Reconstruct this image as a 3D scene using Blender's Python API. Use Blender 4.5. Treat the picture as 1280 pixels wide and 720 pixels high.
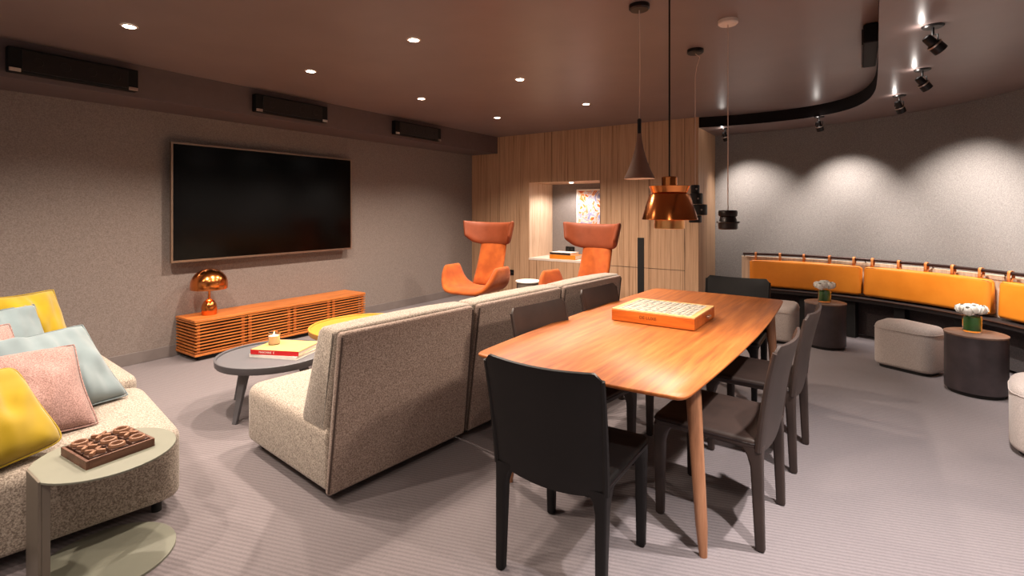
import bpy, bmesh, math, random
from mathutils import Vector, Matrix, noise
random.seed(7)
PI = math.pi
S = bpy.context.scene
COL = S.collection
for o in list(bpy.data.objects):
    bpy.data.objects.remove(o)

# ------------------------------------------------------------------ camera, world, exposure
CAM_H = 1.38
cd = bpy.data.cameras.new('camera')
cd.sensor_width = 36.0
cd.lens = 36.0 * 630 / 1280
cd.shift_y = -98 / 1280
cd.clip_start = 0.02
cam = bpy.data.objects.new('camera', cd)
COL.objects.link(cam)
cam.location = (0, 0, CAM_H)
cam.rotation_euler = (PI / 2, 0, math.atan(432 / 630))
S.camera = cam

wd = bpy.data.worlds.new('world')
S.world = wd
wd.use_nodes = True
wd.node_tree.nodes['Background'].inputs[0].default_value = (1.0, 0.84, 0.76, 1)
wd.node_tree.nodes['Background'].inputs[1].default_value = 0.18

S.view_settings.view_transform = 'Standard'
S.view_settings.look = 'None'
S.view_settings.gamma = 1
S.view_settings.use_curve_mapping = False
S.view_settings.exposure = 0.92

WARM = (1.0, 0.84, 0.69)
NEUT = (1.0, 0.92, 0.85)
P_DOWN = 100      # ceiling downlights
P_TRACK = 140     # track spots on the curved wall
P_NEAR = 70      # unseen beams outside the frame: grid downlights plus added foreground fills

CEIL = 2.55
LOWC = 2.42
XW = -5.33       # left wall
YW = 6.587       # wood wall
WEND = -1.66     # right end of the wood wall
CC = (-2.64, 3.33)   # centre of the curved wall
RW = 4.35


# ------------------------------------------------------------------ materials
def lin(c):
    return c / 12.92 if c <= 0.04045 else ((c + 0.055) / 1.055) ** 2.4


def rgb(h):
    return tuple(lin(int(h[i:i + 2], 16) / 255) for i in (0, 2, 4)) + (1,)


class NT:
    def __init__(s, name):
        s.m = bpy.data.materials.new(name)
        s.m.use_nodes = True
        s.t = s.m.node_tree
        s.b = s.t.nodes['Principled BSDF']
        s.co = s.t.nodes.new('ShaderNodeTexCoord')

    def n(s, typ, **kw):
        nd = s.t.nodes.new(typ)
        for k, v in kw.items():
            setattr(nd, k, v)
        return nd

    def l(s, a, b):
        s.t.links.new(a, b)

    def mapping(s, scale=(1, 1, 1), rot=(0, 0, 0), src='Object'):
        mp = s.n('ShaderNodeMapping')
        mp.inputs['Scale'].default_value = scale
        mp.inputs['Rotation'].default_value = rot
        s.l(s.co.outputs[src], mp.inputs['Vector'])
        return mp.outputs[0]

    def noise(s, vec, scale, detail=3, rough=0.6):
        nd = s.n('ShaderNodeTexNoise')
        nd.inputs['Scale'].default_value = scale
        nd.inputs['Detail'].default_value = detail
        nd.inputs['Roughness'].default_value = rough
        s.l(vec, nd.inputs['Vector'])
        return nd.outputs['Fac']

    def ramp(s, fac, stops):
        r = s.n('ShaderNodeValToRGB')
        e = r.color_ramp.elements
        while len(e) < len(stops):
            e.new(0.5)
        for i, (p, c) in enumerate(stops):
            e[i].position = p
            e[i].color = c
        s.l(fac, r.inputs[0])
        return r.outputs[0]

    def bump(s, fac, strength, dist=0.002):
        b = s.n('ShaderNodeBump')
        b.inputs['Strength'].default_value = strength
        b.inputs['Distance'].default_value = dist
        s.l(fac, b.inputs['Height'])
        s.l(b.outputs[0], s.b.inputs['Normal'])

    def set(s, **kw):
        for k, v in kw.items():
            s.b.inputs[k.replace('_', ' ')].default_value = v
        return s


def fabric(name, c1, c2, scale=260, rough=0.9, sheen=0.3, bump=0.5, stretch=(1, 1, 1), lo=0.35, hi=0.65):
    t = NT(name)
    v = t.mapping(stretch)
    a = t.noise(v, scale, 2)
    t.l(t.ramp(a, [(lo, rgb(c1)), (hi, rgb(c2))]), t.b.inputs['Base Color'])
    t.set(Roughness=rough, Sheen_Weight=sheen, Specular_IOR_Level=0.2)
    t.bump(a, bump, 0.0015)
    return t.m


def leather(name, c1, c2, rough=0.45, spec=0.5, scale=4):
    t = NT(name)
    v = t.mapping()
    a = t.noise(v, scale, 4)
    b = t.noise(v, 220, 2)
    t.l(t.ramp(a, [(0.3, rgb(c1)), (0.7, rgb(c2))]), t.b.inputs['Base Color'])
    t.set(Roughness=rough, Specular_IOR_Level=spec)
    t.bump(b, 0.25, 0.001)
    return t.m


def wood(name, c1, c2, c3, scale=(3, 40, 40), rough=0.4, spec=0.4, nscale=1.0, coat=0.0):
    t = NT(name)
    v = t.mapping(scale)
    a = t.noise(v, nscale, 5, 0.65)
    t.l(t.ramp(a, [(0.32, rgb(c1)), (0.5, rgb(c2)), (0.68, rgb(c3))]), t.b.inputs['Base Color'])
    t.set(Roughness=rough, Specular_IOR_Level=spec, Coat_Weight=coat, Coat_Roughness=0.25)
    t.bump(a, 0.08, 0.001)
    return t.m


def plain(name, c, rough=0.5, metal=0.0, spec=0.5, var=0.06):
    t = NT(name)
    v = t.mapping()
    a = t.noise(v, 14, 3)
    base = rgb(c)
    d = tuple(x * (1 - var) for x in base[:3]) + (1,)
    u = tuple(min(1, x * (1 + var)) for x in base[:3]) + (1,)
    t.l(t.ramp(a, [(0.3, d), (0.7, u)]), t.b.inputs['Base Color'])
    t.set(Roughness=rough, Metallic=metal, Specular_IOR_Level=spec)
    return t.m


def emit(name, c, strength):
    t = NT(name)
    t.set(Base_Color=(0.02, 0.02, 0.02, 1), Emission_Color=tuple(c) + (1,), Emission_Strength=strength)
    return t.m


def glass(name, c, rough=0.02, ior=1.45):
    t = NT(name)
    t.set(Base_Color=rgb(c), Roughness=rough, IOR=ior, Transmission_Weight=1.0)
    return t.m


M = {}
# carpet: ribbed loop pile in rows with paler and darker threads
t = NT('carpet')
v = t.mapping((1, 1, 1), (0, 0, math.radians(-18)))
w = t.n('ShaderNodeTexWave', wave_type='BANDS', bands_direction='Y')
w.inputs['Scale'].default_value = 15
w.inputs['Distortion'].default_value = 1.2
w.inputs['Detail'].default_value = 1
w.inputs['Detail Scale'].default_value = 6
t.l(v, w.inputs['Vector'])
a = t.noise(v, 120, 2)
mx = t.n('ShaderNodeMix', data_type='FLOAT')
mx.inputs[0].default_value = 0.45
t.l(a, mx.inputs[2])
t.l(w.outputs['Fac'], mx.inputs[3])
t.l(t.ramp(mx.outputs[0], [(0.2, rgb('6b6466')), (0.75, rgb('7e7578'))]), t.b.inputs['Base Color'])
t.set(Roughness=0.95, Specular_IOR_Level=0.1, Sheen_Weight=0.15)
t.bump(mx.outputs[0], 0.6, 0.004)
M['carpet'] = t.m
M['ceiling'] = None
t = NT('ceiling_paint')
v = t.mapping()
a = t.noise(v, 2.0, 3)
t.l(t.ramp(a, [(0.3, rgb('746360')), (0.7, rgb('7d6b67'))]), t.b.inputs['Base Color'])
t.set(Roughness=0.36, Specular_IOR_Level=0.45)
b = t.noise(t.mapping((0.6, 14, 1)), 3, 2)
t.bump(b, 0.05, 0.002)
M['ceiling'] = t.m
M['riser'] = plain('riser_unlit', '120c0c', 0.8, 0, 0.15)  # near-black puts the step face's lack of light into its colour
M['wall'] = fabric('wall_textile', '6f645f', '8b807b', 120, 0.95, 0.1, 0.35, lo=0.3, hi=0.7)
M['wall2'] = fabric('wall_textile_grey', '6f6966', '8b8581', 110, 0.9, 0.1, 0.35, lo=0.3, hi=0.7)
M['soffit'] = plain('soffit_paint', '5b4c4b', 0.6)
M['skirting'] = plain('skirting_paint', '6f6664', 0.6)
# striped vertical veneer
t = NT('striped_veneer')
v = t.mapping((1, 1, 0.012))
a = t.noise(v, 38, 4, 0.7)
b = t.noise(v, 120, 2)
mx = t.n('ShaderNodeMix', data_type='FLOAT')
mx.inputs[0].default_value = 0.35
t.l(a, mx.inputs[2])
t.l(b, mx.inputs[3])
t.l(t.ramp(mx.outputs[0], [(0.36, rgb('7c5b44')), (0.45, rgb('b08b6c')), (0.56, rgb('c29d7e')), (0.66, rgb('8c6a50'))]), t.b.inputs['Base Color'])
t.set(Roughness=0.5, Specular_IOR_Level=0.3)
M['veneer'] = t.m
M['veneer_light'] = wood('pale_veneer', 'b79a80', 'cfb59b', 'd9c3ab', (30, 30, 1.5), 0.55)
M['dark_slot'] = plain('black_reveal', '0d0b0b', 0.6)
M['walnut'] = wood('walnut_top', '8a4a24', 'a35c2a', 'b46c35', (38, 2.2, 20), 0.5, 0.35, 1.0, 0.0)
M['walnut_leg'] = wood('walnut_leg', '7c5138', '96674a', 'a8785a', (40, 40, 3), 0.4)
M['console'] = wood('console_walnut', '9c5526', 'b8692f', 'cb7d3c', (30, 2.5, 30), 0.42)
M['console_dark'] = plain('console_inside', '170d0a', 0.7)
M['gamebox'] = wood('game_box_wood', 'a84f1a', 'c2621f', 'd0752c', (3, 30, 30), 0.4)
M['gamebox_pale'] = wood('game_box_rim', 'd09a5e', 'dfae74', 'e8bf8a', (30, 3, 30), 0.45)
M['tray'] = wood('tray_wood', '4b3024', '614032', '74503f', (30, 4, 30), 0.5)
M['piece'] = wood('piece_wood', '3a241d', '4d3227', '5f4234', (30, 4, 30), 0.5)
M['letter'] = wood('letter_wood', '6c4a38', '8a624b', 'a27a5f', (30, 4, 30), 0.45)
M['sofa'] = fabric('sofa_tweed', '74685e', 'b6a99c', 165, 0.95, 0.2, 0.7, (1, 1, 1.0), 0.36, 0.64)
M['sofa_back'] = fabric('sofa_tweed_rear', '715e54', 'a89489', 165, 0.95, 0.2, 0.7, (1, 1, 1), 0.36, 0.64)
M['piping'] = plain('sofa_piping', '4a3c36', 0.9)
M['black_foot'] = plain('black_foot', '100e0e', 0.6)
M['orange'] = fabric('orange_velvet', '984614', 'ae561b', 8, 0.75, 0.15, 0.1)
M['orange_out'] = leather('rust_leather', '743519', '864124', 0.55, 0.35)
M['tan'] = leather('tan_leather', 'cf7417', 'e08626', 0.42, 0.45, 3)
M['strap'] = leather('strap_leather', 'c56e30', 'd98a4c', 0.5)
M['chair'] = leather('black_saddle_leather', '070506', '0d0a0b', 0.48, 0.3, 5)
M['chair_brown'] = leather('dark_brown_saddle_leather', '2a201d', '382b27', 0.5, 0.4, 5)
M['stitch'] = plain('leather_edge', '1d1517', 0.35)
M['yellow'] = fabric('yellow_velvet', '917806', 'a2870d', 6, 0.85, 0.35, 0.1)
M['pink'] = fabric('pink_tweed', '7d5f5a', 'ad8b85', 200, 0.95, 0.2, 0.8)
M['blue'] = fabric('grey_blue_velvet', '6a787d', '77868b', 6, 0.85, 0.4, 0.1)
M['sage'] = plain('sage_lacquer', '7a7a6d', 0.5, 0, 0.5, 0.03)
M['sage_dark'] = plain('sage_lacquer_post', '6b6258', 0.45, 0, 0.5, 0.03)
M['slate'] = plain('slate_blue_lacquer', '575559', 0.45, 0, 0.5, 0.03)
M['slate_top'] = plain('slate_linoleum', '636165', 0.5, 0, 0.5, 0.03)
M['mustard'] = plain('mustard_lacquer', 'c98d36', 0.45, 0, 0.5, 0.03)
M['copper'] = plain('polished_copper', 'dd8548', 0.2, 1.0, 0.5, 0.04)
M['copper_in'] = plain('copper_inside', 'f0b070', 0.3, 1.0)
M['bronze_tbl'] = leather('dark_bronze_sheet', '30292b', '473d3f', 0.36, 0.5, 6)
M['bronze_top'] = wood('brown_table_top', '6d5347', '7d6254', '8a6f60', (6, 30, 30), 0.4)
M['otto'] = fabric('ottoman_tweed', 'a3968f', 'bfb2ac', 200, 0.95, 0.2, 0.4)
M['bench'] = leather('dark_bench_leather', '1d1717', '2a2221', 0.55, 0.4)
M['bench_panel'] = fabric('bench_apron', '332c2c', '453c3b', 120)
M['rail'] = plain('dark_bronze_rail', '3d2a26', 0.4, 0.6)
M['tv_screen'] = plain('tv_screen', '010101', 0.16, 0, 0.2)
M['tv_frame'] = plain('tv_frame', '8f7a6b', 0.35, 0.8)
M['black_plastic'] = plain('black_plastic', '080707', 0.7, 0, 0.25)
M['grille'] = fabric('speaker_grille', '0d0908', '1d1211', 300)
M['silver'] = plain('silver_metal', 'b8a598', 0.3, 1.0)
M['white_trim'] = plain('white_trim', 'd8c8bb', 0.5)
M['lens'] = emit('lit_downlight', (1.0, 0.86, 0.68), 40)
M['led'] = emit('lit_diffuser', (1.0, 0.84, 0.62), 6)
M['spot_face'] = emit('lit_spot_face', (1.0, 0.88, 0.74), 12)
M['pend_brown'] = plain('taupe_cement', '7a5a4b', 0.7)
M['black_metal'] = plain('black_metal', '120f0f', 0.4, 0.3)
M['bronze_metal'] = plain('dark_bronze_disc', '241a17', 0.35, 0.5)
M['cable_pale'] = plain('pale_cable', 'cdb6a8', 0.6)
M['white'] = plain('white_card', 'e6dfd6', 0.6)
M['page'] = plain('book_pages', 'e5d8c6', 0.8)
M['red'] = plain('red_book_cloth', 'c3141a', 0.5)
M['cream'] = plain('cream_book_cover', 'dfae6c', 0.5)
M['tile'] = plain('ivory_tile', 'c6beb0', 0.5)
M['ink'] = plain('dark_ink', '2a2220', 0.6)
M['burnt'] = plain('burnt_lettering', '6b2b0c', 0.6)
M['wax'] = NT('candle_wax').set(Base_Color=rgb('f3dcae'), Roughness=0.5, Subsurface_Weight=0.4).m
M['flame'] = emit('candle_flame', (1.0, 0.6, 0.2), 12)
M['clear'] = glass('clear_glass', 'ffffff')
M['green_glass'] = glass('green_leaf_glass', '5f9a3c')
M['stem'] = plain('green_stems', '2f7a1e', 0.5)
M['petal'] = fabric('white_petal', 'e8e2d8', 'f6f2ea', 30, 0.7, 0.1, 0.1)
# bright loose abstract print in the niche
t = NT('abstract_print')
v = t.mapping((1, 1, 1))
nz = t.n('ShaderNodeTexNoise')
nz.inputs['Scale'].default_value = 4.5
nz.inputs['Detail'].default_value = 2
nz.inputs['Distortion'].default_value = 2.2
t.l(v, nz.inputs['Vector'])
t.l(t.ramp(nz.outputs['Fac'], [(0.34, rgb('a83518')), (0.41, rgb('cf7d2a')), (0.46, rgb('d8ccc0')), (0.53, rgb('6f78a8')), (0.58, rgb('cbb8a8')), (0.66, rgb('c06a22'))]), t.b.inputs['Base Color'])
M['print'] = t.m


# ------------------------------------------------------------------ mesh helpers
def rx(a): return Matrix.Rotation(a, 4, 'X')
def ry(a): return Matrix.Rotation(a, 4, 'Y')
def rz(a): return Matrix.Rotation(a, 4, 'Z')
def tr(x, y, z): return Matrix.Translation((x, y, z))
def BM(): return bmesh.new()


def box(bm, x0, x1, y0, y1, z0, z1, mat=None):
    vs = [bm.verts.new((x, y, z)) for z in (z0, z1) for y in (y0, y1) for x in (x0, x1)]
    for f in ((0, 2, 3, 1), (4, 5, 7, 6), (0, 1, 5, 4), (2, 6, 7, 3), (0, 4, 6, 2), (1, 3, 7, 5)):
        bm.faces.new([vs[i] for i in f])
    if mat is not None:
        bmesh.ops.transform(bm, matrix=mat, verts=vs)
    return vs


def loft(bm, rings, cap0=True, cap1=True, closed=True):
    R = [[bm.verts.new(p) for p in r] for r in rings]
    n = len(rings[0])
    for a, b in zip(R, R[1:]):
        for i in range(n if closed else n - 1):
            j = (i + 1) % n
            bm.faces.new((a[i], a[j], b[j], b[i]))
    if cap0:
        bm.faces.new(R[0][::-1])
    if cap1:
        bm.faces.new(R[-1])
    return R


def lathe(bm, prof, n=32, cx=0, cy=0, closed=False):
    """prof: (r, z) bottom to top; r=0 ends close to a point"""
    rings = []
    for r, z in prof:
        if r < 1e-6:
            rings.append([bm.verts.new((cx, cy, z))])
        else:
            rings.append([bm.verts.new((cx + r * math.cos(2 * PI * i / n), cy + r * math.sin(2 * PI * i / n), z)) for i in range(n)])
    for a, b in zip(rings, rings[1:]):
        for i in range(n):
            j = (i + 1) % n
            if len(a) == 1 and len(b) == 1:
                continue
            if len(a) == 1:
                bm.faces.new((a[0], b[j], b[i]))
            elif len(b) == 1:
                bm.faces.new((a[i], a[j], b[0]))
            else:
                bm.faces.new((a[i], a[j], b[j], b[i]))


def cyl(bm, r, z0, z1, n=28, cx=0, cy=0, r1=None):
    r1 = r if r1 is None else r1
    lathe(bm, [(0, z0), (r, z0), (r1, z1), (0, z1)], n, cx, cy)


def tube(bm, pts, r, n=10, r1=None, squash=None):
    pts = [Vector(p) for p in pts]
    rings = []
    up = Vector((0, 0, 1))
    N = len(pts)
    prev = None
    for i, p in enumerate(pts):
        d = (pts[min(i + 1, N - 1)] - pts[max(i - 1, 0)]).normalized()
        ref = prev if prev is not None else (up if abs(d.z) < 0.9 else Vector((1, 0, 0)))
        s = d.cross(ref)
        if s.length < 1e-4:
            s = d.cross(Vector((0, 1, 0)))
        s.normalize()
        u = s.cross(d).normalized()
        prev = u
        rr = r if r1 is None else r + (r1 - r) * i / (N - 1)
        rings.append([p + s * rr * math.cos(2 * PI * k / n) + u * rr * math.sin(2 * PI * k / n) for k in range(n)])
    loft(bm, rings)


def rrect(w, d, r, n=6, cx=0, cy=0):
    r = min(r, w / 2 - 1e-4, d / 2 - 1e-4)
    out = []
    for sx, sy, a0 in ((1, 1, 0), (-1, 1, 90), (-1, -1, 180), (1, -1, 270)):
        for k in range(n + 1):
            a = math.radians(a0 + 90 * k / n)
            out.append((cx + sx * (w / 2 - r) + r * math.cos(a), cy + sy * (d / 2 - r) + r * math.sin(a)))
    return out


def prism(bm, poly, z0, z1):
    loft(bm, [[(x, y, z0) for x, y in poly], [(x, y, z1) for x, y in poly]])


def offset_poly(poly, d):
    """inset a convex, densely sampled outline by d"""
    n = len(poly)
    out = []
    for i in range(n):
        a = Vector(poly[i - 1]); b = Vector(poly[(i + 1) % n])
        e = (b - a).normalized()
        out.append((poly[i][0] - e.y * d, poly[i][1] + e.x * d))
    return out


def softslab(bm, poly, z0, z1, r, puff=0.0, k=5, rb=None):
    """slab over a CCW outline with rounded upper and lower edges and a puffed top"""
    rb = r if rb is None else rb
    rings = []
    for i in range(k + 1):
        a = PI / 2 * i / k
        rings.append([(x, y, z0 + rb - rb * math.sin(PI / 2 - a) if False else z0 + rb * (1 - math.cos(PI / 2 - a) if False else 1 - math.sin(a))) for x, y in offset_poly(poly, rb * (1 - math.cos(a)))][:] if False else
                     [(x, y, z0 + rb * (1 - math.cos(a))) for x, y in offset_poly(poly, rb * (1 - math.sin(a)))])
    for i in range(k + 1):
        a = PI / 2 * i / k
        rings.append([(x, y, z1 - r + r * math.sin(a)) for x, y in offset_poly(poly, r * (1 - math.cos(a)))])
    cx = sum(p[0] for p in poly) / len(poly)
    cy = sum(p[1] for p in poly) / len(poly)
    base = offset_poly(poly, r)
    for s in (0.8, 0.55, 0.3):
        rings.append([(cx + (x - cx) * s, cy + (y - cy) * s, z1 + puff * (1 - s * s)) for x, y in base])
    loft(bm, rings)


def roundpoly(pts, r, n=6):
    """round the corners of a convex CCW polygon"""
    out = []
    N = len(pts)
    for i in range(N):
        p = Vector(pts[i]); a = Vector(pts[i - 1]); b = Vector(pts[(i + 1) % N])
        rr = r[i] if isinstance(r, (list, tuple)) else r
        u = (a - p).normalized(); v_ = (b - p).normalized()
        ang = u.angle(v_)
        d = min(rr / math.tan(ang / 2), (a - p).length * 0.48, (b - p).length * 0.48)
        s = p + u * d; e = p + v_ * d
        for k in range(n + 1):
            t_ = k / n
            q = s * (1 - t_) ** 2 + p * 2 * t_ * (1 - t_) + e * t_ ** 2
            out.append((q.x, q.y))
    return out


def sheet(bm, fn, nu, nv, thick):
    """closed shell from a surface fn(u,v) with u,v in 0..1, thickened along its normal"""
    P = [[Vector(fn(i / nu, j / nv)) for j in range(nv + 1)] for i in range(nu + 1)]
    A = []; B = []
    for i in range(nu + 1):
        ra = []; rb = []
        for j in range(nv + 1):
            du = P[min(i + 1, nu)][j] - P[max(i - 1, 0)][j]
            dv = P[i][min(j + 1, nv)] - P[i][max(j - 1, 0)]
            nn = du.cross(dv)
            nn = nn.normalized() if nn.length > 1e-9 else Vector((0, 0, 1))
            e = min(i, nu - i, j, nv - j)
            th = thick * (0.55 if e == 0 else 0.9 if e == 1 else 1.0)
            ra.append(bm.verts.new(P[i][j] + nn * th / 2))
            rb.append(bm.verts.new(P[i][j] - nn * th / 2))
        A.append(ra); B.append(rb)
    for i in range(nu):
        for j in range(nv):
            bm.faces.new((A[i][j], A[i + 1][j], A[i + 1][j + 1], A[i][j + 1]))
            bm.faces.new((B[i][j], B[i][j + 1], B[i + 1][j + 1], B[i + 1][j]))
    for i in range(nu):
        bm.faces.new((A[i][0], B[i][0], B[i + 1][0], A[i + 1][0]))
        bm.faces.new((A[i][nv], A[i + 1][nv], B[i + 1][nv], B[i][nv]))
    for j in range(nv):
        bm.faces.new((A[0][j], A[0][j + 1], B[0][j + 1], B[0][j]))
        bm.faces.new((A[nu][j], B[nu][j], B[nu][j + 1], A[nu][j + 1]))


def arcp(R, deg, z=0):
    a = math.radians(deg)
    return (CC[0] + R * math.cos(a), CC[1] + R * math.sin(a), z)


def arcsolid(bm, R0, R1, z0, z1, a0, a1, n=40):
    rings = []
    for i in range(n + 1):
        a = a0 + (a1 - a0) * i / n
        rings.append([arcp(R0, a, z0), arcp(R1, a, z0), arcp(R1, a, z1), arcp(R0, a, z1)])
    loft(bm, rings)


def obj(name, bm, mat, parent=None, smooth=True, bevel=0.0, sub=0, ang=38, seg=2, loc=None, rot=None):
    bmesh.ops.recalc_face_normals(bm, faces=bm.faces[:])
    if smooth:
        for f in bm.faces:
            f.smooth = True
        for e in bm.edges:
            if len(e.link_faces) == 2 and e.calc_face_angle(0) > math.radians(ang):
                e.smooth = False
    me = bpy.data.meshes.new(name)
    bm.to_mesh(me)
    bm.free()
    me.materials.append(M[mat] if isinstance(mat, str) else mat)
    o = bpy.data.objects.new(name, me)
    COL.objects.link(o)
    if parent is not None:
        o.parent = parent
    if loc: o.location = loc
    if rot: o.rotation_euler = rot
    if bevel:
        b = o.modifiers.new('bevel', 'BEVEL')
        b.width = bevel
        b.segments = seg
        b.limit_method = 'ANGLE'
        b.angle_limit = math.radians(35)
        for p in me.polygons: p.use_smooth = True
        for e in me.edges: e.use_edge_sharp = False
        b.harden_normals = True
    if sub:
        for e in me.edges: e.use_edge_sharp = False
        m_ = o.modifiers.new('subsurf', 'SUBSURF')
        m_.levels = sub
        m_.render_levels = sub
    return o


def thing(name, label, cat, loc=(0, 0, 0), rotz=0, group=None):
    o = bpy.data.objects.new(name, None)
    o.empty_display_size = 0.1
    COL.objects.link(o)
    o.location = loc
    o.rotation_euler = (0, 0, rotz)
    return tag(o, label, cat, group)


def tag(o, label, cat, group=None):
    o['label'] = label
    o['category'] = cat
    if group:
        o['group'] = group
    return o


def struct(name, bm, mat, **kw):
    o = obj(name, bm, mat, **kw)
    o['kind'] = 'structure'
    return o


def dup(root, loc, rotz, label):
    r = root.copy()
    COL.objects.link(r)
    r.location = loc
    r.rotation_euler = (0, 0, rotz)
    r['label'] = label
    for ch in [o for o in bpy.data.objects if o.parent == root]:
        c = ch.copy()
        COL.objects.link(c)
        c.parent = r
        for g in [o for o in bpy.data.objects if o.parent == ch]:
            d = g.copy()
            COL.objects.link(d)
            d.parent = c
    return r


def text_bm(s, size, depth=0.0004):
    cu = bpy.data.curves.new('lettering', 'FONT')
    cu.body = s
    cu.size = size
    cu.extrude = depth
    cu.align_x = 'CENTER'
    cu.align_y = 'CENTER'
    o = bpy.data.objects.new('lettering_tmp', cu)
    COL.objects.link(o)
    bpy.context.view_layer.update()
    dg = bpy.context.evaluated_depsgraph_get()
    me = bpy.data.meshes.new_from_object(o.evaluated_get(dg))
    bm = BM()
    bm.from_mesh(me)
    bpy.data.objects.remove(o)
    bpy.data.curves.remove(cu)
    bpy.data.meshes.remove(me)
    return bm


def lamp(name, loc, aim, power, color, angle=80, blend=0.5, size=0.03):
    ld = bpy.data.lights.new(name, 'SPOT')
    ld.energy = power
    ld.color = color
    ld.spot_size = math.radians(angle)
    ld.spot_blend = blend
    ld.shadow_soft_size = size
    o = bpy.data.objects.new(name, ld)
    COL.objects.link(o)
    o.location = loc
    d = Vector(aim) - Vector(loc)
    o.rotation_euler = d.to_track_quat('-Z', 'Y').to_euler()
    return o


def bulb(name, loc, power, color, size=0.02):
    ld = bpy.data.lights.new(name, 'POINT')
    ld.energy = power
    ld.color = color
    ld.shadow_soft_size = size
    o = bpy.data.objects.new(name, ld)
    COL.objects.link(o)
    o.location = loc
    return o


# ================================================================== THE ROOM
bm = BM(); box(bm, -5.6, 3.0, -3.2, 8.6, -0.1, 0); struct('floor', bm, 'carpet', smooth=False)
bm = BM(); box(bm, -5.6, 3.0, -3.2, 8.6, CEIL, CEIL + 0.1); struct('ceiling', bm, 'ceiling', smooth=False)
# lower ceiling to the right of a curved step
ctrl = [(-1.66, 6.62), (-1.25, 6.69), (-0.85, 6.69), (-0.5, 6.62), (-0.22, 6.46), (-0.03, 6.2), (0.08, 5.85), (0.125, 5.45), (0.13, 5.0), (0.12, 4.4), (0.10, 3.6), (0.08, 2.6), (0.07, 1.0), (0.06, -3.2)]
def catmull(c_, n):
    out = []
    for i in range(len(c_) - 1):
        p0 = Vector(c_[max(i - 1, 0)]); p1 = Vector(c_[i]); p2 = Vector(c_[i + 1]); p3 = Vector(c_[min(i + 2, len(c_) - 1)])
        for k in range(n):
            s = k / n
            out.append(0.5 * ((2 * p1) + (p2 - p0) * s + (2 * p0 - 5 * p1 + 4 * p2 - p3) * s * s + (3 * p1 - p0 - 3 * p2 + p3) * s ** 3))
    out.append(Vector(c_[-1]))
    return out


path = [(q.x, q.y) for q in catmull(ctrl, 6)]
poly = path + [(3.0, -3.2), (3.0, 8.6), (-1.66, 8.6)]
bm = BM()
vs = [bm.verts.new((x, y, LOWC)) for x, y in poly]
es = [bm.edges.new((vs[i], vs[(i + 1) % len(vs)])) for i in range(len(vs))]
bmesh.ops.triangle_fill(bm, use_beauty=True, edges=es)
struct('ceiling_lower', bm, 'ceiling', smooth=False)
bm = BM()
R = [[(x, y, LOWC) for x, y in path], [(x, y, CEIL) for x, y in path]]
loft(bm, R, False, False, closed=False)
struct('trim_1', bm, 'riser')

bm = BM(); box(bm, XW - 0.12, XW, -3.2, YW + 1.2, 0, CEIL); struct('wall_left', bm, 'wall', smooth=False)
bm = BM(); box(bm, XW, -4.80, -3.2, YW, 2.285, CEIL); struct('ceiling_soffit', bm, 'soffit', smooth=False)
bm = BM(); box(bm, XW, XW + 0.018, -3.2, YW, 0, 0.105); struct('baseboard_left', bm, 'skirting', smooth=False, bevel=0.004)

# wood wall with its display niche
NX0, NX1, NZ0, NZ1, ND = -4.20, -3.005, 0.63, 1.795, 0.72
bm = BM()
box(bm, XW, NX0, YW, YW + 1.1, 0, CEIL)
box(bm, NX1, WEND, YW, YW + 1.1, 0, CEIL)
box(bm, NX0, NX1, YW, YW + 1.1, NZ1, CEIL)
box(bm, NX0, NX1, YW, YW + 1.1, 0, NZ0)
struct('wall_back', bm, 'veneer', smooth=False)
bm = BM(); box(bm, NX0, NX1, YW + ND, YW + ND + 0.03, NZ0, NZ1); struct('wall_niche', bm, 'wall2', smooth=False)
bm = BM(); box(bm, NX0, NX1, YW - 0.004, YW + ND, NZ0 - 0.025, NZ0 + 0.006); struct('trim_2', bm, 'white_trim', smooth=False)
bm = BM(); box(bm, NX0, NX0 + 0.006, YW + 0.004, YW + ND, NZ0 + 0.006, NZ1); struct('trim_3', bm, 'veneer_light', smooth=False)
# shadow joints between the veneer panels
bm = BM()
for x in (-4.765, -3.79, -3.005, -2.30, -1.83):
    for z0, z1 in (((0, CEIL),) if not NX0 < x < NX1 else ((0, NZ0 - 0.03), (NZ1, CEIL))):
        box(bm, x - 0.0025, x + 0.0025, YW - 0.0012, YW + 0.001, z0, z1)
box(bm, -2.99, -1.83, YW - 0.0012, YW + 0.001, 0.594, 0.600)
struct('trim_4', bm, 'dark_slot', smooth=False)
bm = BM(); box(bm, -2.455, -2.365, YW - 0.006, YW + 0.004, 0.02, 1.0); struct('trim_5', bm, 'dark_slot', smooth=False)

WP = catmull([(-1.9, 7.5), (-1.33, 7.483), (-0.75, 7.42), (0.12, 7.1), (0.77, 6.62), (1.22, 5.98), (1.58, 5.3), (1.72, 4.6), (1.75, 3.0), (1.75, -3.2)], 8)


def wallstrip(bm, d0, d1, z0, z1):
    rings = []
    for i, p in enumerate(WP):
        e = (WP[min(i + 1, len(WP) - 1)] - WP[max(i - 1, 0)]).normalized()
        nn = Vector((-e.y, e.x))
        a = p + nn * d0; b_ = p + nn * d1
        rings.append([(a.x, a.y, z0), (b_.x, b_.y, z0), (b_.x, b_.y, z1), (a.x, a.y, z1)])
    loft(bm, rings)


bm = BM(); wallstrip(bm, 0, 0.12, 0, LOWC + 0.05); struct('wall_right', bm, 'wall2')
bm = BM(); wallstrip(bm, -0.015, 0, 0, 0.09); struct('baseboard_right', bm, 'skirting')

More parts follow.
